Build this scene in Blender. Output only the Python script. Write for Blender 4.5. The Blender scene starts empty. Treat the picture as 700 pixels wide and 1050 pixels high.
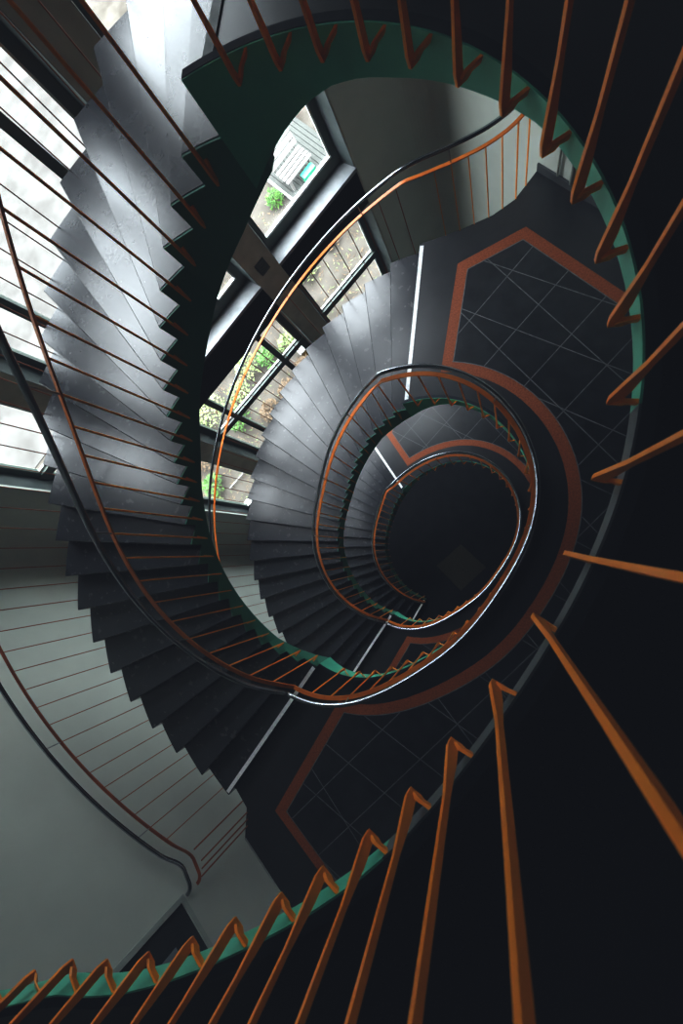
import bpy, bmesh, math, random
from mathutils import Vector, Matrix
from mathutils.geometry import tessellate_polygon
random.seed(7)
PI = math.pi
col = bpy.context.scene.collection
sc = bpy.context.scene
SQ = math.sqrt(0.5)

# ------------------------------------------------------------------ helpers
def V(*a): return Vector(a)
def fac(t, n, z=0.0):            # facade coordinates -> world (t along the window wall, n outwards)
    return Vector(((t - n) * SQ, (t + n) * SQ, z))

class MB:
    def __init__(s): s.v = []; s.f = []; s.m = []
    def add(s, verts, faces, mi=0):
        o = len(s.v); s.v += [tuple(p) for p in verts]
        for f in faces: s.f.append(tuple(i + o for i in f)); s.m.append(mi)
    def box8(s, p, mi=0):        # p: 4 bottom, 4 top
        s.add(p, [(3,2,1,0),(4,5,6,7),(0,1,5,4),(1,2,6,5),(2,3,7,6),(3,0,4,7)], mi)
    def box(s, x0, x1, y0, y1, z0, z1, mi=0):
        s.box8([(x0,y0,z0),(x1,y0,z0),(x1,y1,z0),(x0,y1,z0),(x0,y0,z1),(x1,y0,z1),(x1,y1,z1),(x0,y1,z1)], mi)
    def fbox(s, t0, t1, n0, n1, z0, z1, mi=0):   # box in facade coordinates
        q = [(t0,n0),(t1,n0),(t1,n1),(t0,n1)]
        s.box8([fac(a,b,z0) for a,b in q] + [fac(a,b,z1) for a,b in q], mi)
    def prism(s, outline, z0, z1, mi=0, zb=None):
        n = len(outline)
        top = [(p[0], p[1], z1) for p in outline]
        bot = [(p[0], p[1], z0 if zb is None else zb[i]) for i, p in enumerate(outline)]
        tris = tessellate_polygon([[Vector((p[0], p[1], 0)) for p in outline]])
        o = []
        for a, b, c in tris:
            A, B, Cc = outline[a], outline[b], outline[c]
            cr = (B[0]-A[0])*(Cc[1]-A[1]) - (B[1]-A[1])*(Cc[0]-A[0])
            t = (a, b, c) if cr > 0 else (a, c, b)
            o.append(t); o.append((t[0]+n, t[2]+n, t[1]+n))
        area = sum(outline[i][0]*outline[(i+1)%n][1]-outline[(i+1)%n][0]*outline[i][1] for i in range(n))
        for i in range(n):
            j = (i+1) % n
            o.append((i, i+n, j+n, j) if area > 0 else (j, j+n, i+n, i))
        s.add(top + bot, o, mi)
    def sweep(s, pts, prof, up=None, closed=False, mi=0, cap=True):
        # pts: list of Vectors, prof: list of (side, up) offsets; up: Vector, or a list of them
        n = len(pts); k = len(prof); vs = []
        for i, p in enumerate(pts):
            a = pts[max(i-1, 0)]; b = pts[min(i+1, n-1)]
            t = (b - a).normalized()
            u = (up[i] if isinstance(up, list) else up) or Vector((0,0,1))
            if abs(t.dot(u)) > .98: u = Vector((1,0,0))
            sd = t.cross(u).normalized(); uu = sd.cross(t).normalized()
            for x, y in prof: vs.append(p + sd*x + uu*y)
        fs = []
        for i in range(n-1):
            for j in range(k):
                fs.append((i*k+j, i*k+(j+1)%k, (i+1)*k+(j+1)%k, (i+1)*k+j))
        if cap:
            fs.append(tuple(reversed(range(k)))); fs.append(tuple((n-1)*k+j for j in range(k)))
        s.add(vs, fs, mi)
    def build(s, name, mats, parent=None, smooth=False):
        me = bpy.data.meshes.new(name); me.from_pydata(s.v, [], s.f)
        if not isinstance(mats, (list, tuple)): mats = [mats]
        for m in mats: me.materials.append(m)
        for i, p in enumerate(me.polygons):
            p.material_index = s.m[i]; p.use_smooth = smooth
        bm = bmesh.new(); bm.from_mesh(me); bmesh.ops.recalc_face_normals(bm, faces=bm.faces); bm.to_mesh(me); bm.free()
        me.update()
        o = bpy.data.objects.new(name, me); col.objects.link(o)
        if parent is not None: o.parent = parent
        return o

def ring(r, n=10, sx=1, sy=1): return [(r*sx*math.cos(2*PI*i/n), r*sy*math.sin(2*PI*i/n)) for i in range(n)]
def rect(w, h): return [(-w/2,-h/2),(w/2,-h/2),(w/2,h/2),(-w/2,h/2)]

def tag(o, label=None, cat=None, group=None, kind=None):
    if label: o['label'] = label
    if cat: o['category'] = cat
    if group: o['group'] = group
    if kind: o['kind'] = kind
    return o
def thing(name, label, cat, group=None):
    o = bpy.data.objects.new(name, None); col.objects.link(o)
    o.empty_display_size = .2
    return tag(o, label, cat, group)

# ------------------------------------------------------------------ materials
def mat(name, c1, rough=.5, metal=0.0, c2=None, scale=6.0, detail=6.0, bump=0.0, spec=.5, bscale=None, rvar=0.0, lo=.35, hi=.65, ior=1.5):
    m = bpy.data.materials.new(name); m.use_nodes = True
    nt = m.node_tree; b = nt.nodes['Principled BSDF']
    b.inputs['Base Color'].default_value = (*c1, 1); b.inputs['Roughness'].default_value = rough
    b.inputs['Metallic'].default_value = metal; b.inputs['Specular IOR Level'].default_value = spec; b.inputs['IOR'].default_value = ior
    tc = nt.nodes.new('ShaderNodeTexCoord')
    no = nt.nodes.new('ShaderNodeTexNoise'); no.inputs['Scale'].default_value = scale; no.inputs['Detail'].default_value = detail
    nt.links.new(tc.outputs['Object'], no.inputs['Vector'])
    if c2 is not None:
        r = nt.nodes.new('ShaderNodeValToRGB')
        r.color_ramp.elements[0].position = lo; r.color_ramp.elements[1].position = hi
        r.color_ramp.elements[0].color = (*c1, 1); r.color_ramp.elements[1].color = (*c2, 1)
        nt.links.new(no.outputs['Fac'], r.inputs['Fac']); nt.links.new(r.outputs['Color'], b.inputs['Base Color'])
    if rvar:
        mr = nt.nodes.new('ShaderNodeMapRange'); mr.inputs['To Min'].default_value = rough-rvar; mr.inputs['To Max'].default_value = rough+rvar
        nt.links.new(no.outputs['Fac'], mr.inputs['Value']); nt.links.new(mr.outputs['Result'], b.inputs['Roughness'])
    if bump:
        n2 = nt.nodes.new('ShaderNodeTexNoise'); n2.inputs['Scale'].default_value = bscale or scale*6
        nt.links.new(tc.outputs['Object'], n2.inputs['Vector'])
        bp = nt.nodes.new('ShaderNodeBump'); bp.inputs['Strength'].default_value = bump; bp.inputs['Distance'].default_value = .01
        nt.links.new(n2.outputs['Fac'], bp.inputs['Height']); nt.links.new(bp.outputs['Normal'], b.inputs['Normal'])
    return m

M = {}
M['tread']  = mat('tread_slate', (.022,.024,.029), .27, c2=(.027,.030,.036), scale=12, detail=6, bump=.012, bscale=240, rvar=.014, ior=1.54, lo=.2, hi=.8)
M['landing']= mat('landing_slate', (.013,.015,.018), .36, c2=(.019,.021,.025), scale=4, bump=.03, bscale=160, rvar=.03, ior=1.62)
M['tile']   = mat('inlay_slate', (.014,.016,.019), .30, c2=(.022,.025,.029), scale=5, spec=.5, ior=1.55)
M['joint']  = mat('tile_joint', (.15,.155,.16), .7, c2=(.10,.105,.11), scale=20)
M['border'] = mat('border_stone', (.30,.085,.03), .55, c2=(.20,.055,.02), scale=60, spec=.35)
M['kerb']   = mat('kerb_steel', (.020,.025,.031), .8, c2=(.030,.037,.043), scale=14, spec=.15)
M['trim'] = mat('fascia_grey', (.07,.085,.09), .5, c2=(.11,.13,.135), scale=14)  # grey for one stretch of the otherwise green edge fascia
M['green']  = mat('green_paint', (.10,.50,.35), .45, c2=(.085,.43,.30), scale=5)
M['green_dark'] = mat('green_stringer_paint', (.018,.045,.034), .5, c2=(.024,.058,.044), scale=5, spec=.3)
M['green_stringer'] = mat('stringer_green_shaded', (.05,.22,.155), .5, c2=(.042,.19,.132), scale=5, spec=.3)  # the fascia's green, darkened for the shade on the stringer faces
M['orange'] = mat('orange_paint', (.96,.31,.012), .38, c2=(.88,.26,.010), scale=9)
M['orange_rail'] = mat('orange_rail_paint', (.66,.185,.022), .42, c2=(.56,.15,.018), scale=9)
M['orange_dark'] = mat('dark_red_shaded_orange', (.36,.085,.02), .5, c2=(.28,.062,.018), scale=9)  # dark-red outer bars; on the near outer rail it paints in shade
M['steel']  = mat('handrail_steel', (.42,.44,.47), .27, metal=1.0, c2=(.34,.36,.39), scale=12)
M['handrail_dark'] = mat('handrail_dark_coat', (.035,.038,.043), .32, metal=0.0, c2=(.05,.053,.058), scale=12)
M['bracket']= mat('bracket_steel', (.35,.36,.37), .4, metal=.9, c2=(.28,.29,.3), scale=20)
M['strip']  = mat('nosing_white', (.90,.91,.92), .5, c2=(.72,.74,.76), scale=35)
M['strip_worn']  = mat('nosing_worn', (.10,.12,.115), .6, c2=(.20,.22,.215), scale=10)
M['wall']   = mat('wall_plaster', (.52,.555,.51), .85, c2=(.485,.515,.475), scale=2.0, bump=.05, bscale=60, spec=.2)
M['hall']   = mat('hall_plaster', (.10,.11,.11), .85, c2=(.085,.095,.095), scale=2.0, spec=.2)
M['facade'] = mat('facade_concrete', (.46,.45,.385), .8, c2=(.39,.38,.325), scale=5, bump=.06, spec=.2)
M['spandrel'] = mat('spandrel_dark', (.012,.013,.015), .8, c2=(.018,.019,.022), scale=5, spec=.1)
M['sill']   = mat('sill_stone', (.24,.255,.27), .5, c2=(.18,.195,.205), scale=7, bump=.05)
M['reveal'] = mat('reveal_slate', (.10,.12,.12), .5, c2=(.07,.09,.09), scale=5)
M['frame']  = mat('window_frame_paint', (.10,.13,.118), .45, c2=(.085,.112,.10), scale=6)
M['bead']   = mat('glazing_bead', (.72,.74,.73), .4, c2=(.66,.68,.67), scale=8)
M['skirting'] = mat('skirting_dark', (.05,.055,.06), .5, c2=(.065,.07,.075), scale=8)
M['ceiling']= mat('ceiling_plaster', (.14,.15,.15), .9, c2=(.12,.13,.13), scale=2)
M['ground'] = mat('sandy_gravel', (.062,.057,.05), .95, c2=(.035,.031,.026), scale=1.6, detail=12, bump=.4, bscale=40, spec=.1)
M['paving'] = mat('pale_paving', (.062,.060,.057), .95, c2=(.042,.040,.0375), scale=1.1, detail=12, bump=.3, bscale=30, spec=.1)
M['deck']   = mat('deck_wood', (.028,.030,.026), .8, c2=(.02,.022,.019), scale=8)
M['white_wood'] = mat('white_wood', (.17,.165,.16), .65, c2=(.13,.125,.12), scale=14)
M['mint']   = mat('mint_plastic', (.02,.22,.13), .4, c2=(.016,.19,.11), scale=8)
M['leaf']   = mat('leaf_green', (.022,.075,.007), .6, c2=(.055,.13,.018), scale=4)
M['leaf_pale'] = mat('leaf_pale_green', (.085,.125,.04), .65, c2=(.15,.175,.075), scale=4)
M['leaf_brown'] = mat('leaf_brown', (.05,.03,.014), .75, c2=(.095,.065,.036), scale=5)
M['stem']   = mat('stem_brown', (.12,.08,.045), .8, c2=(.17,.12,.07), scale=9)
M['ochre']  = mat('ochre_paint', (.15,.095,.025), .6, c2=(.12,.075,.02), scale=9)
M['cellar'] = mat('ground_floor_stone', (.010,.011,.013), .9, c2=(.014,.015,.017), scale=3, spec=.1)
M['mat_rug']= mat('mat_fibre', (.032,.029,.018), .95, c2=(.022,.02,.013), scale=40)
M['paper']  = mat('paper', (.6,.62,.6), .8, c2=(.4,.42,.4), scale=20)
M['vent']   = mat('vent_metal', (.09,.10,.105), .5, c2=(.07,.08,.085), scale=10)
M['panel_dark'] = mat('hatch_glass_dark', (.03,.034,.036), .12, c2=(.045,.05,.052), scale=2)
M['panel_patch'] = mat('patch_bluish', (.22,.25,.29), .6, c2=(.18,.205,.24), scale=6)
M['frame_pale'] = mat('hatch_frame_pale', (.40,.44,.41), .55, c2=(.36,.40,.37), scale=8)
def glass():
    m = bpy.data.materials.new('window_glass'); m.use_nodes = True; nt = m.node_tree; nt.nodes.clear()
    out = nt.nodes.new('ShaderNodeOutputMaterial'); mx = nt.nodes.new('ShaderNodeMixShader')
    tr = nt.nodes.new('ShaderNodeBsdfTransparent'); tr.inputs['Color'].default_value = (.97,.985,.98,1)
    gl = nt.nodes.new('ShaderNodeBsdfGlossy'); gl.inputs['Roughness'].default_value = .02
    lw = nt.nodes.new('ShaderNodeLayerWeight'); lw.inputs['Blend'].default_value = .5
    pw = nt.nodes.new('ShaderNodeMath'); pw.operation = 'POWER'; pw.inputs[1].default_value = 5.0
    ml = nt.nodes.new('ShaderNodeMath'); ml.operation = 'MULTIPLY_ADD'; ml.inputs[1].default_value = .5; ml.inputs[2].default_value = .02
    nt.links.new(lw.outputs['Facing'], pw.inputs[0]); nt.links.new(pw.outputs[0], ml.inputs[0]); nt.links.new(ml.outputs[0], mx.inputs[0]); nt.links.new(tr.outputs[0], mx.inputs[1]); nt.links.new(gl.outputs[0], mx.inputs[2])
    nt.links.new(mx.outputs[0], out.inputs[0]); return m
M['glass'] = glass()

# ------------------------------------------------------------------ plan of the stairwell (metres)
S = 1.5
h = 0.10747580498692273*S
FI = [-0.030960678595165932,0.15819338314925122,0.003033652824105015,0,-0.001312754159897313,-0.0072701507986583595,-0.00592049300948732,0.0009783731914944393,0.00396530059920589,0.006133493691809025]
FO = [0.0157712759227221,-0.16682913315694253,-0.18300225477800794,0.07566302174627526,-0.10291746178698796,0.02201579860538865,-0.017933309535549086,0.014567670645996645]
def four(c, t, k0): return sum(c[2*i]*math.cos((i+k0)*t) + c[2*i+1]*math.sin((i+k0)*t) for i in range(len(c)//2))
def r_in(t):  return S*(1 + four(FI, t, 2))
def r_out(t): return S*(2.3593921195431165 + four(FO, t, 1))
def r_top(t): d = math.degrees(t); return r_in(t) + (.067*((-97-d)/6.0)**1.5 if d < -97 else 0)
def pol(r, t, z=0.0): return Vector((r*math.cos(t), r*math.sin(t), z))
ZL1 = 0.0; ZL2 = -24*h; ZL3 = -49*h; ZL4 = -70*h
ZG = -9.6            # outside ground
ZTOP = 2.7
KERB = .085

class Flight:
    def __init__(s, z0, n, A0, dA, A2, A3, oo, c):
        s.z0=z0; s.n=n; s.A0=A0; s.dA=dA; s.A2=A2; s.A3=A3; s.oo=oo; s.c=c    # n: index of the last nosing
    def th(s, k):
        u = k/23.0; uc = min(max(u,-.15),1.15)
        return s.A0 + k*s.dA + s.A2*uc*(1-uc) + s.A3*uc*(1-uc)*(1-2*uc)
    def cc(s, k):
        e = min(max(k/3.0,0),1)*min(max((s.n-k)/3.0,0),1); return s.c*e
    def ri(s, k): return r_in(s.th(k)) + s.cc(k)
    def inner(s, k, z, off=0.0): t = s.th(k); return pol(s.ri(k)+off, t, z)
    def outer(s, k, z, off=0.0): t = s.th(k)+s.oo; return pol(r_out(t)+off, t, z)
    def zn(s, k): return s.z0 - k*h
A = Flight(ZL1, 23, 1.4851102723737566, 0.11762956631494344, 0.3128469463685012, -0.06953656123442488, -0.042111226899639836, .1006)
B = Flight(ZL2, 24, 1.5009831580916357, 0.11231656534297334, 0.3283057127625246, -0.3084046265260505, -0.012605940377866243, .075)
Cf = Flight(ZL3, 20, math.radians(126), math.radians(5.85), 0, 0, -.02, .06)
C1 = Vector((1.60, 4.12)); C2 = Vector((-1.87, -3.79))
SE = Vector((SQ, -SQ))
HALL = 8.5

def th_range(a, b, n): return [a + (b-a)*i/(n-1) for i in range(n)]

def landing_outline(th_s, th_e, inner_off=0.0, oo_s=0.0, oo_e=0.0):
    """th_s: angle of the down strip, th_e: angle where the flight from above arrives (th_e < th_s)."""
    o = [pol(r_in(t)+inner_off, t).to_2d() for t in th_range(th_s, th_e, 72)]
    o.append(pol(r_out(th_e+oo_e), th_e+oo_e).to_2d())
    o += [Vector((-1.86,-3.42)), C2.copy(), C2 + SE*HALL, C1 + SE*(HALL+2.22), C1.copy(),
          Vector((1.36,3.83)), Vector((1.12,3.70)), Vector((.76,3.61)), Vector((.45,3.56))]
    last = th_s + oo_s
    if last > 1.56:
        for t in th_range(1.52, last, max(2, int((last-1.5)/.09)))[:-1]: o.append(pol(r_out(t), t).to_2d())
    o.append(pol(r_out(last), last).to_2d())
    return o

def inset(poly, d):
    n = len(poly); area = sum(poly[i].x*poly[(i+1)%n].y-poly[(i+1)%n].x*poly[i].y for i in range(n)); sg = 1 if area > 0 else -1
    out = []
    for i in range(n):
        a, b, c = poly[i-1], poly[i], poly[(i+1)%n]
        e1 = (b-a).normalized(); e2 = (c-b).normalized()
        n1 = Vector((-e1.y, e1.x))*sg; n2 = Vector((-e2.y, e2.x))*sg
        m = n1+n2; m = m/max(m.length_squared, .3)*2*1.0
        out.append(b + m*d*1.0 if m.length < 4 else b + n1*d)
    return out

def in_poly(p, poly):
    c = False; n = len(poly); j = n-1
    for i in range(n):
        a, b = poly[i], poly[j]
        if (a.y > p.y) != (b.y > p.y) and p.x < (b.x-a.x)*(p.y-a.y)/(b.y-a.y)+a.x: c = not c
        j = i
    return c

def tile_lines(poly):
    segs = []
    fams = [(47.5, [1.05-.49*i for i in range(-4, 24)]), (-50, [2.86+.60*i for i in range(-13, 6)]), (-30, [2.68+.58*i for i in range(-12, 6)])]
    for ang, offs in fams:
        a = math.radians(ang); d = Vector((math.cos(a), math.sin(a))); nn = Vector((-d.y, d.x))
        if ang < 0: nn = -nn if nn.y < 0 else nn
        for off in offs:
            s0 = None; prev = None
            for i in range(-700, 701):
                p = nn*off + d*(i*.012); ins = in_poly(p, poly)
                if ins and s0 is None: s0 = p
                if not ins and s0 is not None:
                    if (prev-s0).length > .05: segs.append((s0, prev))
                    s0 = None
                prev = p
    return segs

def make_floor(name, z, th_s, th_e, corner_t, oo_s, oo_e, with_inlay):
    out = landing_outline(th_s, th_e, 0.0, oo_s, oo_e)
    if z == ZL1:
        for i, t in enumerate(th_range(th_s, th_e, 72)): out[i] = pol(r_top(t), t).to_2d()
    n_in = 72
    bm = MB()
    zb = [z-.12]*len(out)
    bm.prism([(p.x,p.y) for p in out], z-.012, z)
    o2 = landing_outline(th_s, th_e, .35 if z < -1 else .75, oo_s, oo_e)
    bm.prism([(p.x,p.y) for p in o2], z-.16, z-.0125)
    f = bm.build(name, M['landing']); tag(f, kind='structure')
    # kerb and painted edge round the well
    k = MB(); g = MB(); gd_ = MB(); gt = MB()
    ts = th_range(th_s, th_e, 121)
    prof = [(-200,.0),(40,.0),(48,-.04),(60,-.086),(64,-.092),(68,-.112),(72,-.158),(76,-.228),(80,-.311),(83,-.385),(86,-.46),(140,-.46)]
    def zb_(t):
        d = math.degrees(t)
        if th_s > 1.8: d -= 40
        for (a0,v0),(a1,v1) in zip(prof[:-1],prof[1:]):
            if a0 <= d <= a1: return z + v0 + (v1-v0)*(d-a0)/(a1-a0)
        return z
    zb0 = zb_
    def zb_(t):
        u = math.degrees(t-th_e)/34.0
        return min(zb0(t), z - .255*(1-u)**2) if u < 1 and z < -1 else zb0(t)
    for a, b in zip(ts[:-1], ts[1:]):
        def q(t, off, zz): return pol((r_top if z == ZL1 else r_in)(t)+off, t, zz)
        k.box8([q(a,-.004,z-.0),q(b,-.004,z-.0),q(b,.030,z-.0),q(a,.030,z-.0),q(a,-.004,z+KERB),q(b,-.004,z+KERB),q(b,.030,z+KERB),q(a,.030,z+KERB)])
        d = math.degrees((a+b)/2)
        tgt = g if d > 10 else (gt if -44 < d < 10 else g)
        tgt.box8([q(a,-.010,zb_(a)),q(b,-.010,zb_(b)),q(b,.02,zb_(b)),q(a,.02,zb_(a)),q(a,-.010,z+KERB-.002),q(b,-.010,z+KERB-.002),q(b,.02,z+KERB-.002),q(a,.02,z+KERB-.002)])
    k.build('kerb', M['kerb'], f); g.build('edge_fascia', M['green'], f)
    tag(gt.build('edge_fascia_grey', M['trim'], f), 'grey stretch of the edge fascia')
    if not with_inlay: return f
    # border band + tiled inlay
    th_c = corner_t
    arc = [pol(r_in(t)+.33, t).to_2d() for t in th_range(th_c, math.radians(-108.5), 60)]
    tail = [Vector((-1.46,-3.37)), Vector((-.86,-3.93)), Vector((-.86,-3.93))+SE*6.5, Vector((1.47,3.48))+SE*8.7, Vector((1.47,3.48))]
    if th_s > 1.8: tail += [Vector((.73,3.30)), Vector((-.2,3.15)), Vector((-1.05,2.75)), Vector((-1.13,2.26))]
    else: tail += [Vector((.73,3.20))]
    outer = arc + tail; inner = inset(outer, .125)
    b = MB(); n = len(outer)
    for i in range(n):
        j = (i+1) % n
        b.add([(*outer[i],z+.004),(*outer[j],z+.004),(*inner[j],z+.004),(*inner[i],z+.004)], [(0,1,2,3)])
    b.build('border_band', M['border'], f)
    t = MB(); t.prism([(p.x,p.y) for p in inner], z-.002, z+.0045, 0)
    w = .0055; zj = z+.0062
    segs = tile_lines(inner)
    segs += [(inner[i], inner[(i+1)%len(inner)]) for i in range(len(inner))]
    for a, c in segs:
        d = (c-a)
        if d.length < 1e-4: continue
        d.normalize(); nn = Vector((-d.y, d.x))*w
        t.add([(*(a-nn),zj),(*(c-nn),zj),(*(c+nn),zj),(*(a+nn),zj)], [(0,1,2,3)], 1)
    t.build('tile_inlay', [M['tile'], M['joint']], f)
    return f

L1 = make_floor('floor', ZL1, A.th(0), math.radians(-119.9), math.radians(74.4), A.oo, A.oo, False)
L2 = make_floor('floor', ZL2, B.th(0), A.th(23)-2*PI, math.radians(74.4), B.oo, A.oo, True)
L3 = make_floor('floor', ZL3, Cf.th(0), B.th(24)-2*PI, math.radians(113), Cf.oo, B.oo, True)

def strip_mesh(a, b, z, w=.045, back=None):
    d = (b-a); d.z = 0; d.normalize(); nn = Vector((-d.y, d.x, 0))
    m = MB(); p = [a, b, b+nn*w*back, a+nn*w*back]
    m.box8([V(q.x,q.y,z) for q in p] + [V(q.x,q.y,z+.005) for q in p]); return m
# strips at the head of each flight lie on the landing edge
for F_, fl, mt in ((A, L1, 'strip_worn'), (B, L2, 'strip'), (Cf, L3, 'strip')):
    a = F_.inner(0, 0, .05); b = F_.outer(0, 0, -.03)
    strip_mesh(a, b, F_.z0+.001, .045, -1).build('nosing_strip', M[mt], fl)

# ------------------------------------------------------------------ flights
def make_flight(F_, label, last):
    root = thing('stair_flight', label, 'staircase', 'curved stair flights')
    SUB = 4
    for k in range(1, last+1):
        z = F_.zn(k); zb = z - h - .012
        ks = [k-1+i/SUB for i in range(SUB+1)]
        # tread outline between the riser above (k-1) and its own nosing (k), nosing projecting slightly
        top = []; bot = []
        inn = [F_.inner(q, z, .012) for q in ks]; ou = [F_.outer(q, z) for q in ks]
        nos = .014
        fd = (F_.th(k)-F_.th(k-1)); ex = nos/1.5/ max(fd,1e-3) * .6
        inn[-1] = F_.inner(k+ex*.8, z, .012); ou[-1] = F_.outer(k+ex*.45, z)
        m = MB(); n = len(ks)
        ring_t = inn + ou[::-1]
        vt = [p.copy() for p in ring_t]
        # chamfered front edge
        fi = n-1; fo = n
        dirv = (vt[fi-1]-vt[fi]).normalized(); dirw = (vt[fo+1]-vt[fo]).normalized()
        ct = [p.copy() for p in vt]
        ct[fi] = vt[fi] + dirv*.008; ct[fo] = vt[fo] + dirw*.008
        lower = [p - V(0,0,.008) if i in (fi,fo) else p - V(0,0,.0) for i, p in enumerate(vt)]
        base = [V(p.x, p.y, zb) for p in vt]
        N = len(vt)
        vs = ct + lower + base
        fs = [tuple(range(N))[::-1], tuple(range(2*N, 3*N))]
        quads = []
        for i in range(N):
            j = (i+1) % N
            quads.append((i, j, j+N, i+N)); quads.append((i+N, j+N, j+2*N, i+2*N))
        # top as strips (concave side safe)
        tops = [(i, i+1, N-2-i, N-1-i) for i in range(n-1)]
        bots = [(2*N+i, 2*N+N-1-i, 2*N+N-2-i, 2*N+i+1) for i in range(n-1)]
        m.add(vs, tops + bots + quads)
        tr = m.build('tread', M['tread'], root)
        bm = bmesh.new(); bm.from_mesh(tr.data); bmesh.ops.remove_doubles(bm, verts=bm.verts, dist=1e-5)
        bmesh.ops.recalc_face_normals(bm, faces=bm.faces); bm.to_mesh(tr.data); bm.free()
    # inner stringer with saw-tooth top
    st = MB(); so = MB()
    def depth(k):
        q = k*23.0/last
        T = [(0,.475),(1,.485),(2,.475),(3,.47),(4,.46),(5,.44),(6,.415),(7,.385),(9,.36),(11,.325),(13,.33),(15,.35),(18,.37),(23,.41)]
        for (a0,v0),(a1,v1) in zip(T[:-1], T[1:]):
            if a0 <= q <= a1: return v0 + (v1-v0)*(q-a0)/(a1-a0)
        return .41
    lastseg = last+1
    for k in range(0, lastseg+1):
        for i in range(SUB):
            k0 = k-1+i/SUB; k1 = k-1+(i+1)/SUB
            if k0 < -.5 or k1 > last+.02: continue
            zt = F_.zn(k) - .003
            if k == 0: zt = F_.z0 - .003
            if k > last: zt = F_.zn(last+1) - .004
            b0 = F_.zn(k0) - depth(min(max(k0,0),last)); b1 = F_.zn(k1) - depth(min(max(k1,0),last))
            P = [F_.inner(k0,b0,-.0015), F_.inner(k1,b1,-.0015), F_.inner(k1,b1,.06), F_.inner(k0,b0,.06),
                 F_.inner(k0,zt,-.0015), F_.inner(k1,zt,-.0015), F_.inner(k1,zt,.0115), F_.inner(k0,zt,.0115)]
            st.box8(P)
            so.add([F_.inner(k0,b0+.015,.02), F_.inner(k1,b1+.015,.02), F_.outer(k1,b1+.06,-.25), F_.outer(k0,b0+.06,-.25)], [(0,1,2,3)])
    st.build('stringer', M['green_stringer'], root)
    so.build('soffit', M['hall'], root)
    a = F_.inner(last, 0, .04); b = F_.outer(last, 0, -.02)
    strip_mesh(a, b, F_.zn(last)+.0005, .045, -1).build('nosing_strip', M['strip'], root)
    return root

make_flight(A, 'nearest curved flight of grey slate steps descending along the large left windows', 23)
make_flight(B, 'middle curved flight of grey steps one storey down, partly seen past the upper stringer', 24)
make_flight(Cf, 'lowest dim curved flight of steps beside the dark bottom of the well', 20)

# ------------------------------------------------------------------ railings
def smooth(u): u = min(max(u,0),1); return u*u*(3-2*u)
def lerp(a, b, u): return tuple(x+(y-x)*u for x, y in zip(a, b))

def baluster_bar(att, tip, top, T, w=.022, t=.0115, mat_=None, parent=None):
    # att: point on the painted edge, tip: bottom of the bend, top: under the rail
    out = (att - tip); up = (top - tip)
    pts = [att, tip + out*.42 + V(0,0,.004), tip + out*.20 - V(0,0,.006), tip + out*.05 - V(0,0,.004), tip + up.normalized()*.030]
    for u in (.09,.22,.6,1.0): pts.append(tip + V(up.x*u**.85, up.y*u**.85, up.z*u))
    wid = [.025,.025,.027,.029,.029,.027,.0135,.0125,.0135]
    m = MB(); vs = []; n = len(pts); sd = T.normalized()
    for i, p in enumerate(pts):
        a = pts[max(i-1,0)]; b = pts[min(i+1,n-1)]; d = (b-a).normalized()
        nn = d.cross(sd).normalized(); wd = wid[i]*w/.022
        for x, y in rect(t, wd): vs.append(p + sd*x + nn*y)
    fs = []
    for i in range(n-1):
        for j in range(4): fs.append((i*4+j, i*4+(j+1)%4, (i+1)*4+(j+1)%4, (i+1)*4+j))
    fs += [(3,2,1,0), tuple((n-1)*4+j for j in range(4))]
    m.add(vs, fs)
    return m.build('baluster', mat_ or M['orange'], parent)

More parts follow.
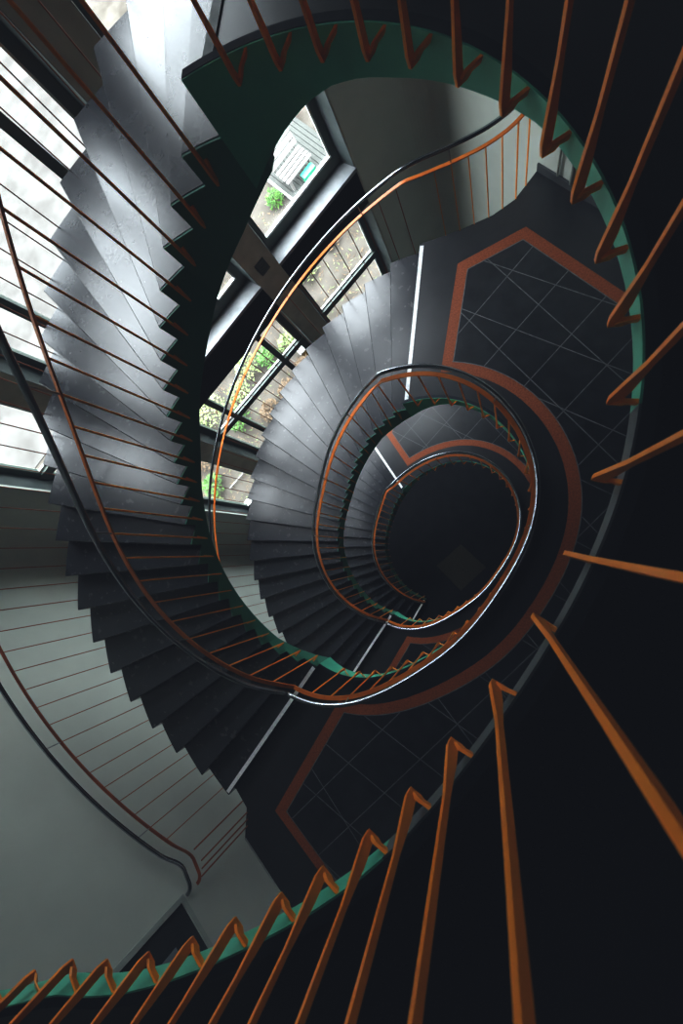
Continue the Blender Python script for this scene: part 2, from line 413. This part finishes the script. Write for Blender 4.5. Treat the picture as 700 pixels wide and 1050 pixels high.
DEL = [(-125,3.0),(-92,2.9),(-77,2.4),(-46,1.9),(-29,1.2),(-20,1.0),(-12,0),(-4,.2),(10,-.5),(31,-1.0),(37,-1.2),(50,-1.7),(90,-2.4),(130,-2.4)]
def well_railing(label, z, th_e, F_, last, hand_f, orange_f, bal_mat, LH=(-.05,1.17), LO=(-.08,1.05), sp=.205, angles=None):
    ri = r_top if z == ZL1 else r_in
    root = thing('well_railing', label, 'railing', 'railings round the stairwell')
    # parametrise: landing by angle from th_e to th_s, then the flight by k
    th_s = F_.th(0)
    def on_landing(t, o): return pol(ri(t)+o[0], t, z+o[1])
    def on_flight(k, base, o):
        u = smooth((k+.3)/2.2); v = smooth((k-(last-7.4))/8.0)
        oo = lerp(base, o, u); oo = lerp(oo, (-.05, 1.17) if base is LH else (-.08, 1.05), v)
        zz = F_.z0 - h*min(k + .4*smooth((k-(last-1.6))/2.2), last+1)
        t = F_.th(k); return pol(r_in(t)+oo[0], t, zz+oo[1])
    n = 110
    def path(base, o):
        P = [on_landing(t, base) for t in th_range(th_e, th_s-.03, n)]
        P += [on_flight(k, base, o) for k in [i*.2 for i in range(0, last*5+4)]]
        return P
    hp = path(LH, hand_f); op = path(LO, orange_f)
    m = MB(); m.sweep(hp, ring(.021, 12)); hr = m.build('handrail', M['steel'], root, smooth=True)
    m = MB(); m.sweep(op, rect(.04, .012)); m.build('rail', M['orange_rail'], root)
    # landing balusters at equal arc spacing
    L = 0; t = th_e + .03; i = 0
    # start so that a bar stands at -3.8 degrees, as in the picture
    ts = []
    t0 = math.radians(-3.8); t = t0
    while t < th_s - .02: ts.append(t); t += sp/math.hypot(r_in(t), (r_in(t+.01)-r_in(t-.01))/.02)
    t = t0
    while True:
        t -= sp/math.hypot(r_in(t), (r_in(t+.01)-r_in(t-.01))/.02)
        if t < th_e + .03: break
        ts.append(t)
    ts.sort()
    if angles: ts = [math.radians(a) for a in angles]
    for i, t in enumerate(ts):
        tg = (pol(r_in(t+.01), t+.01) - pol(r_in(t-.01), t-.01)).normalized()
        att = pol(r_in(t)-.004, t, z+.0); tip = pol(r_in(t)-.068, t, z-.065)
        top = on_landing(t, LO) - V(0,0,.006)
        # the bars stand in a plane square to the edge
        nrm = Vector((tg.y, -tg.x, 0)); c0 = pol(ri(t), t, 0)
        dt = math.degrees(t)
        dl = 0.0
        for (a0,v0),(a1,v1) in zip(DEL[:-1], DEL[1:]):
            if a0 <= dt <= a1: dl = v0 + (v1-v0)*(dt-a0)/(a1-a0)
        ca = pol(ri(t+math.radians(dl)), t+math.radians(dl), 0)
        att = V(ca.x, ca.y, z+.070) - nrm*.003; tip = V(c0.x, c0.y, z+.025) - nrm*.056
        baluster_bar(att, tip, top, tg, mat_=bal_mat, parent=root)
        if i % 6 == 2:
            b = MB(); b.sweep([top, on_landing(t, LH)], ring(.006, 6)); b.build('bracket', M['bracket'], hr)
    # one bar per tread on the flight
    for k in range(1, last+1):
        kk = k-.42; t = F_.th(kk)
        p0 = F_.inner(kk-.03, 0); p1 = F_.inner(kk+.03, 0); tg = (p1-p0).normalized(); nrm = Vector((tg.y,-tg.x,0))
        zt = F_.zn(k); c0 = F_.inner(kk, 0)
        att = V(c0.x,c0.y,zt-.05) - nrm*.006; tip = V(c0.x,c0.y,zt-.13) - nrm*.06
        top = on_flight(kk, LO, orange_f) - V(0,0,.006)
        baluster_bar(att, tip, top, tg, w=.018, mat_=M['orange_dark'] if bal_mat is None else bal_mat, parent=root)
        if k % 5 == 4:
            b = MB(); b.sweep([top, on_flight(kk, LH, hand_f)], ring(.006, 6)); b.build('bracket', M['bracket'], hr)
    return root
well_railing('nearest railing of bent orange flat bars running off the picture beside the top floor edge', ZL1, math.radians(-119), A, 23, (.0,1.14), (.085,.89), M['orange'], (.03,1.27), (.0,1.16), angles=[-108.6,-103.2,-97.6,-91.9,-85,-77.6,-70.2,-62.1,-54.6,-45.9,-37.6,-29.2,-20.5,-11.8,-4.6,3.2,10.6,18,24.4,30.9,36.8,43.2,49.5,55.7,61.2,67,72.6,78.4])
well_railing('oval orange railing with steel handrail one floor down in the middle of the picture', ZL2, A.th(23)-2*PI+.06, B, 24, (.16,.85), (.18,.64), M['orange'])
well_railing('smallest oval orange railing two floors down round the black bottom of the well', ZL3, B.th(24)-2*PI+.06, Cf, 20, (.12,.88), (.14,.66), M['orange'])

def chaikin(P, n=2):
    for _ in range(n):
        Q = [P[0]]
        for a, b in zip(P[:-1], P[1:]): Q += [a*.75+b*.25, a*.25+b*.75]
        P = Q + [P[-1]]
    return P
def outer_railing(label, F_, last, hand, orng, head_pts, tail_pts, k0=0, rail_mat=None):
    rail_mat = rail_mat or M['orange_rail']
    """head_pts/tail_pts: extra plan points on the landings, with level z."""
    root = thing('outer_railing', label, 'railing', 'railings on the wall side of the stair')
    def on(k, o): p = F_.outer(k, F_.zn(k)+o[1], o[0]); return p
    P = []; ctrl = []
    for (x, y, z) in head_pts: ctrl.append(('L', Vector((x,y,z))))
    for i in range(int(k0*4), last*4+1): ctrl.append(('F', i/4))
    for (x, y, z) in tail_pts: ctrl.append(('L', Vector((x,y,z))))
    def pathfor(o):
        out = []
        for kind, q in ctrl:
            out.append(on(q, o) if kind == 'F' else q + V(0,0,o[1]))
        return out
    hp = chaikin(pathfor(hand)); op = chaikin(pathfor(orng))
    m = MB(); m.sweep(hp, ring(.02, 12)); hr = m.build('handrail', M['steel'], root, smooth=True)
    m = MB(); m.sweep(op, rect(.035, .012)); m.build('rail', rail_mat, root)
    cnt = 0
    for k in range(max(1,int(k0)+1), last+1):
        for fr in (.78, .28):
            kk = k - fr
            c = F_.outer(kk, 0, .012); zt = F_.zn(k)
            top = on(kk, orng)
            a = V(c.x, c.y, zt-.10)
            tg = (F_.outer(kk+.05,0)-F_.outer(kk-.05,0)).normalized()
            b = MB(); b.sweep([a, V(top.x,top.y,zt+.02).lerp(a,.0) if False else a.lerp(top,.12), top - V(0,0,.004)], rect(.014,.008), up=tg)
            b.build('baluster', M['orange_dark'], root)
            cnt += 1
            if cnt % 6 == 3:
                b = MB(); b.sweep([top, on(kk, hand)], ring(.006,6)); b.build('bracket', M['bracket'], hr)
    return root, hr

# flight A: ends in a return bend into the wall at the lower landing
tailA = [(-2.0,-3.47,ZL2),(-1.93,-3.58,ZL2),(-1.88,-3.66,ZL2),(-1.90,-3.74,ZL2),(-1.98,-3.80,ZL2)]
rA, cA = outer_railing('dark wall-side handrail and orange rail in front of the pale curved wall, lower left', A, 23, (.14,1.04), (.12,.88), [], tailA, rail_mat=M['orange_dark'])  # darker orange puts the shadow into this rail's colour
for (x, y) in ((-1.95,-3.38),(-1.85,-3.47),(-1.84,-3.55),(-1.84,-3.63)):
    b = MB(); b.sweep([V(x,y,ZL2-.05), V(x-.03,y-.04,ZL2+.87)], rect(.014,.008), up=V(1,0,0)); b.build('baluster', M['orange_dark'], rA)
headB = [(1.62,4.18,ZL2),(1.55,4.06,ZL2),(1.36,3.83,ZL2),(1.12,3.70,ZL2),(.94,3.65,ZL2),(.76,3.61,ZL2),(.60,3.585,ZL2),(.45,3.56,ZL2)]
rB, cB = outer_railing('orange wall-side railing of the middle flight with pale handrail, upper centre by the windows', B, 24, (-.03,1.16), (.0,.98), headB, [])
hb = [Vector(p) for p in headB]
def along(pts, d):
    for a, b in zip(pts[:-1], pts[1:]):
        l = (b-a).length
        if d <= l: return a + (b-a)*(d/l), (b-a).normalized()
        d -= l
    return pts[-1], (pts[-1]-pts[-2]).normalized()
for i in range(7):
    p, tg = along(hb, .26 + i*.165)
    b = MB(); b.sweep([p - V(0,0,.06), p + V(0,0,.976)], rect(.014,.009), up=tg); b.build('baluster', M['orange'], rB)
    if i == 5:
        b = MB(); b.sweep([p + V(0,0,.97), p + V(0,0,1.16)], ring(.006,6)); b.build('bracket', M['bracket'], cB)

# ------------------------------------------------------------------ walls
ZB = ZL4 - .1
def side_curve(sg, c):
    P = []
    P.append((sg*3.05, 3.87))
    for i in range(0, 13):
        a = i/12*PI/2
        P.append((sg*(3.93 + .36*math.sin(a)), 3.47 + .40*math.cos(a)))
    P.append((c[0], c[1])); P.append((c[0], c[1]-HALL-2.5))
    return P
def wall_from(P, name, z0, z1, mat_, sg):
    m = MB(); th = .2
    pts = [fac(t, n) for t, n in P]; out = []
    for i, p in enumerate(pts):
        a = pts[max(i-1,0)]; b = pts[min(i+1,len(pts)-1)]; d = (b-a).normalized(); nn = Vector((-d.y, d.x, 0))*sg
        out.append(p + nn*th)
    for i in range(len(pts)-1):
        a, b, c, d = pts[i], pts[i+1], out[i+1], out[i]
        m.box8([V(q.x,q.y,z0) for q in (a,b,c,d)] + [V(q.x,q.y,z1) for q in (a,b,c,d)])
    o = m.build(name, mat_, smooth=False); tag(o, kind='structure'); return o
c1 = ((C1.x+C1.y)*SQ, (-C1.x+C1.y)*SQ); c2 = ((C2.x+C2.y)*SQ, (-C2.x+C2.y)*SQ)
wr = wall_from(side_curve(1, c1), 'wall_right', ZB, ZTOP, M['wall'], 1)
wl = wall_from(side_curve(-1, c2), 'wall_left', ZB, ZTOP, M['wall'], -1)
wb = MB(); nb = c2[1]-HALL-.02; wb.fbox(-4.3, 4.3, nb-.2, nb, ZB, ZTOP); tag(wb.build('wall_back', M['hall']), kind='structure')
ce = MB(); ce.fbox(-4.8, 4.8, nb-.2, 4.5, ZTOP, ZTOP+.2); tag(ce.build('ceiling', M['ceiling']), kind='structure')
gf = MB(); gf.fbox(-4.6, 4.6, nb-.2, 4.3, ZL4-.2, ZL4); tag(gf.build('floor', M['cellar']), kind='structure')

# facade: piers and spandrels
ND = 3.88; NW = 4.12; NO = 4.40
bays = [(-3.06,-1.86),(-1.50,1.08),(1.48,3.03)]
rows = [(-.14, 1.85, .50), (ZL2-.13, -.46, .70), (-8.92, -4.65, None)]      # sill z, head z
fw = MB()
for a, b in ((-4.7,-3.06),(-1.86,-1.50),(1.08,1.48),(3.03,4.7)):
    fw.fbox(a, b, ND, NO, ZB, ZTOP, 0)
for a, b in bays:
    e = 0.0
    fw.fbox(a-e, b+e, ND, NO, 1.85, ZTOP, 1)
    fw.fbox(a-e, b+e, ND, NO, -.46, -.14-.05, 1)
    fw.fbox(a-e, b+e, ND, NO, -4.65, ZL2-.13-.05, 1)
    fw.fbox(a-e, b+e, ND, NO, ZB, -8.92-.05, 0)
f = fw.build('wall_front', [M['facade'], M['spandrel']]); tag(f, kind='structure')

def window(no, t0, t1, z0, z1, mullions, transoms, fl, fr):
    """frame set back in the opening; fl/fr: widths of the side frames"""
    fd0, fd1 = NW, NW+.08
    fb = .17
    m = MB()
    m.fbox(t0, t0+fl, fd0, fd1, z0, z1); m.fbox(t1-fr, t1, fd0, fd1, z0, z1)
    m.fbox(t0, t1, fd0-.002, fd1, z0, z0+fb); m.fbox(t0, t1, fd0-.002, fd1, z1-.12, z1)
    w = m.build('window_%d' % no, M['frame']); tag(w, kind='structure')
    for t in mullions:
        q = MB(); q.fbox(t-.05, t+.05, fd0-.012, fd1, z0+.16, z1-.11); q.build('mullion', M['frame'], w)
    for z in transoms:
        q = MB(); q.fbox(t0+.01, t1-.01, fd0-.02, fd1, z-.075, z+.055); q.build('transom', M['frame'], w)
        q = MB(); q.fbox(t0+fl, t1-fr, fd0+.03, fd0+.062, z+.055, z+.085); q.build('glazing_bead', M['bead'], w)
    q = MB(); q.fbox(t0+fl-.02, t1-fr+.02, fd0+.035, fd0+.045, z0+fb-.02, z1-.1); q.build('pane', M['glass'], w)
    q = MB()
    q.fbox(t0+fl, t1-fr, fd0-.006, fd0+.034, z0+fb, z0+fb+.03)
    q.fbox(t1-fr-.022, t1-fr, fd0+.01, fd0+.034, z0+fb+.03, z1-.12)
    q.build('glazing_bead', M['bead'], w)
    q = MB(); q.fbox(t0-.002, t1+.002, ND-.025, NW+.01, z0-.05, z0); q.build('sill', M['sill'], w)
    # splayed reveal linings
    for sg, t in ((1, t0), (-1, t1)):
        q = MB()
        a = [fac(t, ND+.002), fac(t, NW), fac(t+sg*.045, NW), fac(t+sg*.004, ND+.002)]
        q.box8([V(p.x,p.y,z0) for p in a] + [V(p.x,p.y,z1) for p in a]); q.build('reveal', M['reveal'], w)
    return w
no = 1
for (z0, z1, tr) in rows:
    up = z0 > -5
    tz = [z0+.72] if up else [-5.90]
    window(no, bays[0][0], bays[0][1], z0, z1, [], tz if up else [], .14, .14); no += 1
    window(no, bays[1][0], bays[1][1], z0, z1, [-.88, .50], [] if up else tz, .17, .15); no += 1
    window(no, bays[2][0], bays[2][1], z0, z1, [], [] if up else tz, .12, .14); no += 1

# interior hatch window on the left wall above the lower landing
def hatch():
    n1 = c2[1]+.10; n0 = n1-1.15; t = c2[0]; z0 = ZL2+1.10; z1 = ZL2+2.5
    m = MB()
    m.fbox(t-.01, t+.025, n1-.05, n1, z0, z1); m.fbox(t-.01, t+.025, n0, n0+.05, z0, z1)
    m.fbox(t-.01, t+.025, n0, n1, z0, z0+.05); m.fbox(t-.01, t+.025, n0, n1, z1-.05, z1)
    w = m.build('window_%d' % no, M['frame_pale']); tag(w, kind='structure')
    q = MB(); q.fbox(t+.001, t+.008, n0+.05, n1-.05, z0+.05, z1-.05); q.build('pane', M['panel_dark'], w)
    q = MB(); q.fbox(t+.008, t+.012, n0+.55, n1-.28, z0+.32, z0+.75); q.build('bluish_patch', M['panel_patch'], w)  # plain bluish rectangle on the dark pane
hatch()

# skirting on the landing at the right-hand wall
sk = MB(); sk.fbox(c1[0]-.02, c1[0]-.001, c1[1]-HALL, c1[1], ZL2, ZL2+.10); tag(sk.build('baseboard_right', M['skirting']), kind='structure')
sk = MB(); sk.fbox(c2[0]+.001, c2[0]+.015, c2[1]-HALL, c2[1], ZL2, ZL2+.012); tag(sk.build('baseboard_left', M['frame_pale']), kind='structure')
# thin conduits on that wall
for n_, r, lab in ((c1[1]-.28,.012,'thin pale conduit on the wall above the right landing skirting, nearer the railing'), (c1[1]-.46,.02,'thicker pale pipe on the wall above the right landing skirting, farther from the railing')):
    p = fac(c1[0]-.022, n_)
    q = MB(); q.sweep([V(p.x,p.y,ZL2+.11), V(p.x,p.y,ZL2+3.4)], ring(r,10), up=V(1,0,0)); o = q.build('wall_pipe', M['wall'], smooth=True)
    tag(o, lab, 'pipe')
# vent plate on the pier between the windows
vt = thing('wall_vent', 'small dark square plate on the pillar between the centre windows', 'vent')
q = MB(); q.fbox(1.20,1.36,ND-.012,ND-.0005,-3.92,-3.70); pl = q.build('plate', M['vent'], vt)
q = MB()
for i in range(5): q.fbox(1.215,1.345,ND-.017,ND-.011,-3.90+i*.04,-3.88+i*.04)
q.build('louvre', M['frame'], vt)

# ------------------------------------------------------------------ outside
gd = MB()
N = 40
for i in range(N):
    for j in range(N):
        t0, t1 = -40+80*i/N, -40+80*(i+1)/N; n0, n1 = 4.3+60*j/N, 4.3+60*(j+1)/N
        gd.add([fac(t0,n0,ZG),fac(t1,n0,ZG),fac(t1,n1,ZG),fac(t0,n1,ZG)], [(0,1,2,3)])
tag(gd.build('ground', M['ground']), kind='structure')
pv = MB(); pv.fbox(-38, 3.2, 11.6, 62, ZG+.004, ZG+.03); tag(pv.build('pavement', M['paving']), kind='structure')
# wooden deck of boards running away from the building
dk = thing('wooden_deck', 'grey timber deck of narrow boards outside the upper right window', 'deck')
q = MB()
for i in range(14): q.fbox(3.78+i*.125, 3.78+i*.125+.112, 9.75, 14.5, ZG+.02, ZG+.08)
q.build('deck_boards', M['deck'], dk)
q = MB(); q.fbox(3.70,3.77,9.75,14.5,ZG,ZG+.10); q.build('edging', M['white_wood'], dk)
# slatted white bench
bn = thing('slatted_bench', 'white slatted wooden bench standing on the grey deck outside', 'bench')
bt, bnn = 3.86, 9.98
bz = ZG+.08
for i in range(4): q = MB(); q.fbox(bt+.02, bt+.98, bnn+i*.155, bnn+i*.155+.10, bz+.30, bz+.335); q.build('seat_slat', M['white_wood'], bn)
for i in range(3):
    q = MB(); nn = bnn+.60+i*.05; zz = bz+.40+i*.16
    q.box8([fac(a,b,z_) for a,b,z_ in ((bt,nn,zz),(bt+1,nn,zz),(bt+1,nn+.03,zz-.01),(bt,nn+.03,zz-.01),(bt,nn+.04,zz+.12),(bt+1,nn+.04,zz+.12),(bt+1,nn+.07,zz+.11),(bt,nn+.07,zz+.11))]); q.build('back_slat', M['white_wood'], bn)
for a in (bt+.08, bt+.86):
    for b in (bnn+.02, bnn+.50):
        q = MB(); q.fbox(a, a+.07, b, b+.07, bz, bz+.245); q.build('leg', M['white_wood'], bn)
    q = MB(); q.fbox(a, a+.07, bnn, bnn+.62, bz+.245, bz+.298); q.build('bearer', M['white_wood'], bn)
    q = MB(); q.sweep([fac(a+.035,bnn+.66,bz+.24), fac(a+.035,bnn+.84,bz+.92)], rect(.05,.04), up=V(1,0,0)); q.build('back_post', M['white_wood'], bn)
# mint crate beside the bench
mc = thing('storage_crate', 'mint green plastic crate in front of the white slatted bench', 'crate')
q = MB(); t0, t1, n0, n1, z0 = 4.30, 4.70, 9.76, 9.95, bz
q.fbox(t0,t1,n0,n1,z0,z0+.02); q.fbox(t0,t0+.015,n0,n1,z0+.02,z0+.2); q.fbox(t1-.015,t1,n0,n1,z0+.02,z0+.2)
q.fbox(t0+.015,t1-.015,n0,n0+.015,z0+.02,z0+.2); q.fbox(t0+.015,t1-.015,n1-.015,n1,z0+.02,z0+.2); q.build('tub', M['mint'], mc)
q = MB(); q.fbox(t0-.012,t1+.012,n0-.012,n1+.012,z0+.2,z0+.225); q.build('lid', M['mint'], mc)

def shrub(t, n, r, hh, leaf, label, nl=240, cat='shrub'):
    root = thing('garden_shrub', label, cat, 'plants outside the windows')
    c = fac(t, n, ZG); root.location = c
    m = MB()
    for i in range(nl):
        a = random.uniform(0, 2*PI); u = random.random()**.55; e = random.random()
        x, y = r*u*math.cos(a)*(1-.35*e), r*u*math.sin(a)*(1-.35*e); z = .05 + hh*e*(1-.45*u*u)
        L = random.uniform(.05,.11); yaw = a + random.uniform(-.8,.8); pit = random.uniform(-.2,.9)
        d = Vector((math.cos(yaw)*math.cos(pit), math.sin(yaw)*math.cos(pit), math.sin(pit))); sd = d.cross(Vector((0,0,1))).normalized()*L*.33
        p = Vector((x,y,z))
        m.add([p, p+d*L*.5+sd, p+d*L, p+d*L*.5-sd], [(0,1,2,3)])
    m.build('foliage', leaf, root)
    s = MB()
    for i in range(6):
        a = 2*PI*i/6+random.random(); s.sweep([V(0,0,-.02), V(.3*r*math.cos(a),.3*r*math.sin(a),hh*.4), V(.6*r*math.cos(a),.6*r*math.sin(a),hh*.75)], ring(.008,5), up=V(1,0,0))
    s.build('stems', M['stem'], root)
    return root
shrub(3.42, 10.30, .24, .42, M['leaf'], 'bright green leafy plant at the edge of the wooden deck', 260)
G, PG, BR = M['leaf'], M['leaf_pale'], M['leaf_brown']
spots = [(-2.1,7.3,.55,.5,PG,'large pale green shrub beyond the lower window beside the left pillar'),
 (-1.75,6.5,.34,.34,G,'low green shrub just outside the lower centre window, left pane'),
 (-1.2,7.0,.42,.4,PG,'pale green clump outside the lower centre window behind the transom'),
 (-.5,7.4,.46,.42,PG,'pale green clump in the middle of the lower centre window'),
 (.1,7.1,.34,.4,G,'green clump outside the lower centre window close to its right mullion'),
 (.75,6.9,.3,.3,PG,'small pale clump right of the mullion of the lower centre window'),
 (-.9,5.9,.36,.3,BR,'brown dry shrub close to the wall below the centre window'),
 (-.15,5.9,.34,.28,BR,'brown withered clump below the centre of the lower window'),
 (.6,6.0,.34,.3,BR,'brown dry bush near the right mullion of the lower window'),
 (1.15,6.45,.22,.26,G,'little green plant beside the ochre box outside'),
 (-3.6,5.75,.36,.36,G,'dark green bush outside the lower left window, nearest the sill'),
 (-3.3,6.6,.42,.36,BR,'brown bush outside the lower left window behind the green one'),
 (-2.9,7.4,.40,.4,PG,'pale green bush farthest out beyond the lower left window'),
 (-3.9,5.3,.22,.24,PG,'small pale plant by the sill of the lower left window'),
 (3.0,8.4,.34,.3,BR,'brown brush outside the lower right window, farther row'),
 (2.5,8.0,.34,.3,PG,'pale green brush outside the lower right window'),
 (3.5,8.0,.30,.26,BR,'brown brush at the right edge of the lower right window')]
for t, n, r, hh, lf, lab in spots: shrub(t, n, r, hh, lf, lab, 220)
# dry litter and blades on the soil
lt = MB()
for i in range(5200):
    t = random.uniform(-6,5); n = 4.7 + random.random()**1.2*6
    if t > 3.5 and n > 9.5 or any((t-q_[0])**2+(n-q_[1])**2 < (q_[2]+.05)**2 for q_ in spots): continue
    p = fac(t, n, ZG+.004+random.random()*.012); a = random.uniform(0,2*PI); L = random.uniform(.03,.12)
    d = Vector((math.cos(a),math.sin(a),random.uniform(-.1,.5))).normalized(); sd = d.cross(Vector((0,0,1))).normalized()*L*.12
    lt.add([p-sd, p+sd, p+d*L], [(0,1,2)], random.choice((0,0,1,2)))
o = lt.build('ground_litter', [M['leaf_brown'], M['leaf_pale'], M['stem']]); tag(o, 'dry stalks and leaf litter scattered over the soil outside', 'leaf litter', kind='stuff')
# ochre box and white edging rails outside the lower centre window
bx = thing('garden_box', 'small ochre wooden box with lid on the soil outside the lower centre window', 'box')
q = MB(); q.fbox(.78,1.12,6.25,6.5,ZG+.005,ZG+.26); q.build('carcass', M['ochre'], bx)
q = MB(); q.fbox(.76,1.14,6.23,6.52,ZG+.26,ZG+.29); q.build('lid', M['white_wood'], bx)
for n_, z_, lab in ((5.30,.10,'thin white garden edging rail nearest the lower windows'), (8.15,.12,'thin white garden edging rail farther from the lower windows')):
    r = thing('edging_rail', lab, 'edging')
    q = MB(); q.sweep([fac(-3.3,n_,ZG+z_), fac(1.9,n_,ZG+z_)], ring(.022,8)); q.build('rail', M['white_wood'], r, smooth=True)
    for i in range(6):
        t = -3.2+i*1.0; q = MB(); q.sweep([fac(t,n_,ZG), fac(t,n_,ZG+z_)], ring(.018,6), up=V(1,0,0)); q.build('post', M['white_wood'], r)

# bottom of the well
q = MB(); cx, cy = .02, -.75
q.box8([V(cx+a,cy+b,ZL4+.001) for a,b in ((-.55,.1),(.1,-.55),(.75,.1),(.1,.7))] + [V(cx+a,cy+b,ZL4+.014) for a,b in ((-.55,.1),(.1,-.55),(.75,.1),(.1,.7))])
tag(q.build('floor_mat', M['mat_rug']), 'dim olive floor mat lying at the bottom of the well', 'mat')

# ------------------------------------------------------------------ light
w = bpy.data.worlds.new('World'); sc.world = w; w.use_nodes = True
nt = w.node_tree; bg = nt.nodes['Background']
tc = nt.nodes.new('ShaderNodeTexCoord'); sep = nt.nodes.new('ShaderNodeSeparateXYZ'); rp = nt.nodes.new('ShaderNodeValToRGB')
rp.color_ramp.elements[0].position = .0; rp.color_ramp.elements[0].color = (.20,.22,.22,1)
e_ = rp.color_ramp.elements.new(.30); e_.color = (.44,.47,.50,1)
e_ = rp.color_ramp.elements.new(.52); e_.color = (.80,.85,.90,1)
rp.color_ramp.elements[-1].position = .82; rp.color_ramp.elements[-1].color = (1.25,1.3,1.36,1)
nt.links.new(tc.outputs['Generated'], sep.inputs[0]); nt.links.new(sep.outputs['Z'], rp.inputs['Fac']); nt.links.new(rp.outputs['Color'], bg.inputs['Color'])
bg.inputs['Strength'].default_value = 9.6

# ------------------------------------------------------------------ camera
R = Matrix(((0.9406542040411505,0.007669789058654943,0.3392798885220067),(0.01691232911969891,0.9974429170353749,-0.06943774463293902),(-0.3389448945528705,0.07105491954648886,0.9381191592035553)))
cd = bpy.data.cameras.new('camera'); co = bpy.data.objects.new('camera', cd); col.objects.link(co)
co.matrix_world = Matrix.Translation((1.2045327755412865,-0.07285619385297129,1.2808970338472674)) @ R.to_4x4()
cd.sensor_fit = 'VERTICAL'; cd.sensor_height = 36; cd.lens = 36*458.7963249951804/1050
cd.clip_start = .02; cd.clip_end = 200
cd.dof.use_dof = True; cd.dof.focus_distance = 4.2; cd.dof.aperture_fstop = 4.5
sc.camera = co
sc.view_settings.view_transform = 'Standard'
sc.view_settings.exposure = 1.0
sc.view_settings.gamma = 0.72
vs_ = sc.view_settings; vs_.use_curve_mapping = True
for ci, lv in ((0,.0085),(1,.0098),(2,.0128)):
    cv = vs_.curve_mapping.curves[ci]; cv.points[0].location = (0.0, lv)
vs_.curve_mapping.update()
try: sc.cycles.use_denoising = True
except Exception: pass
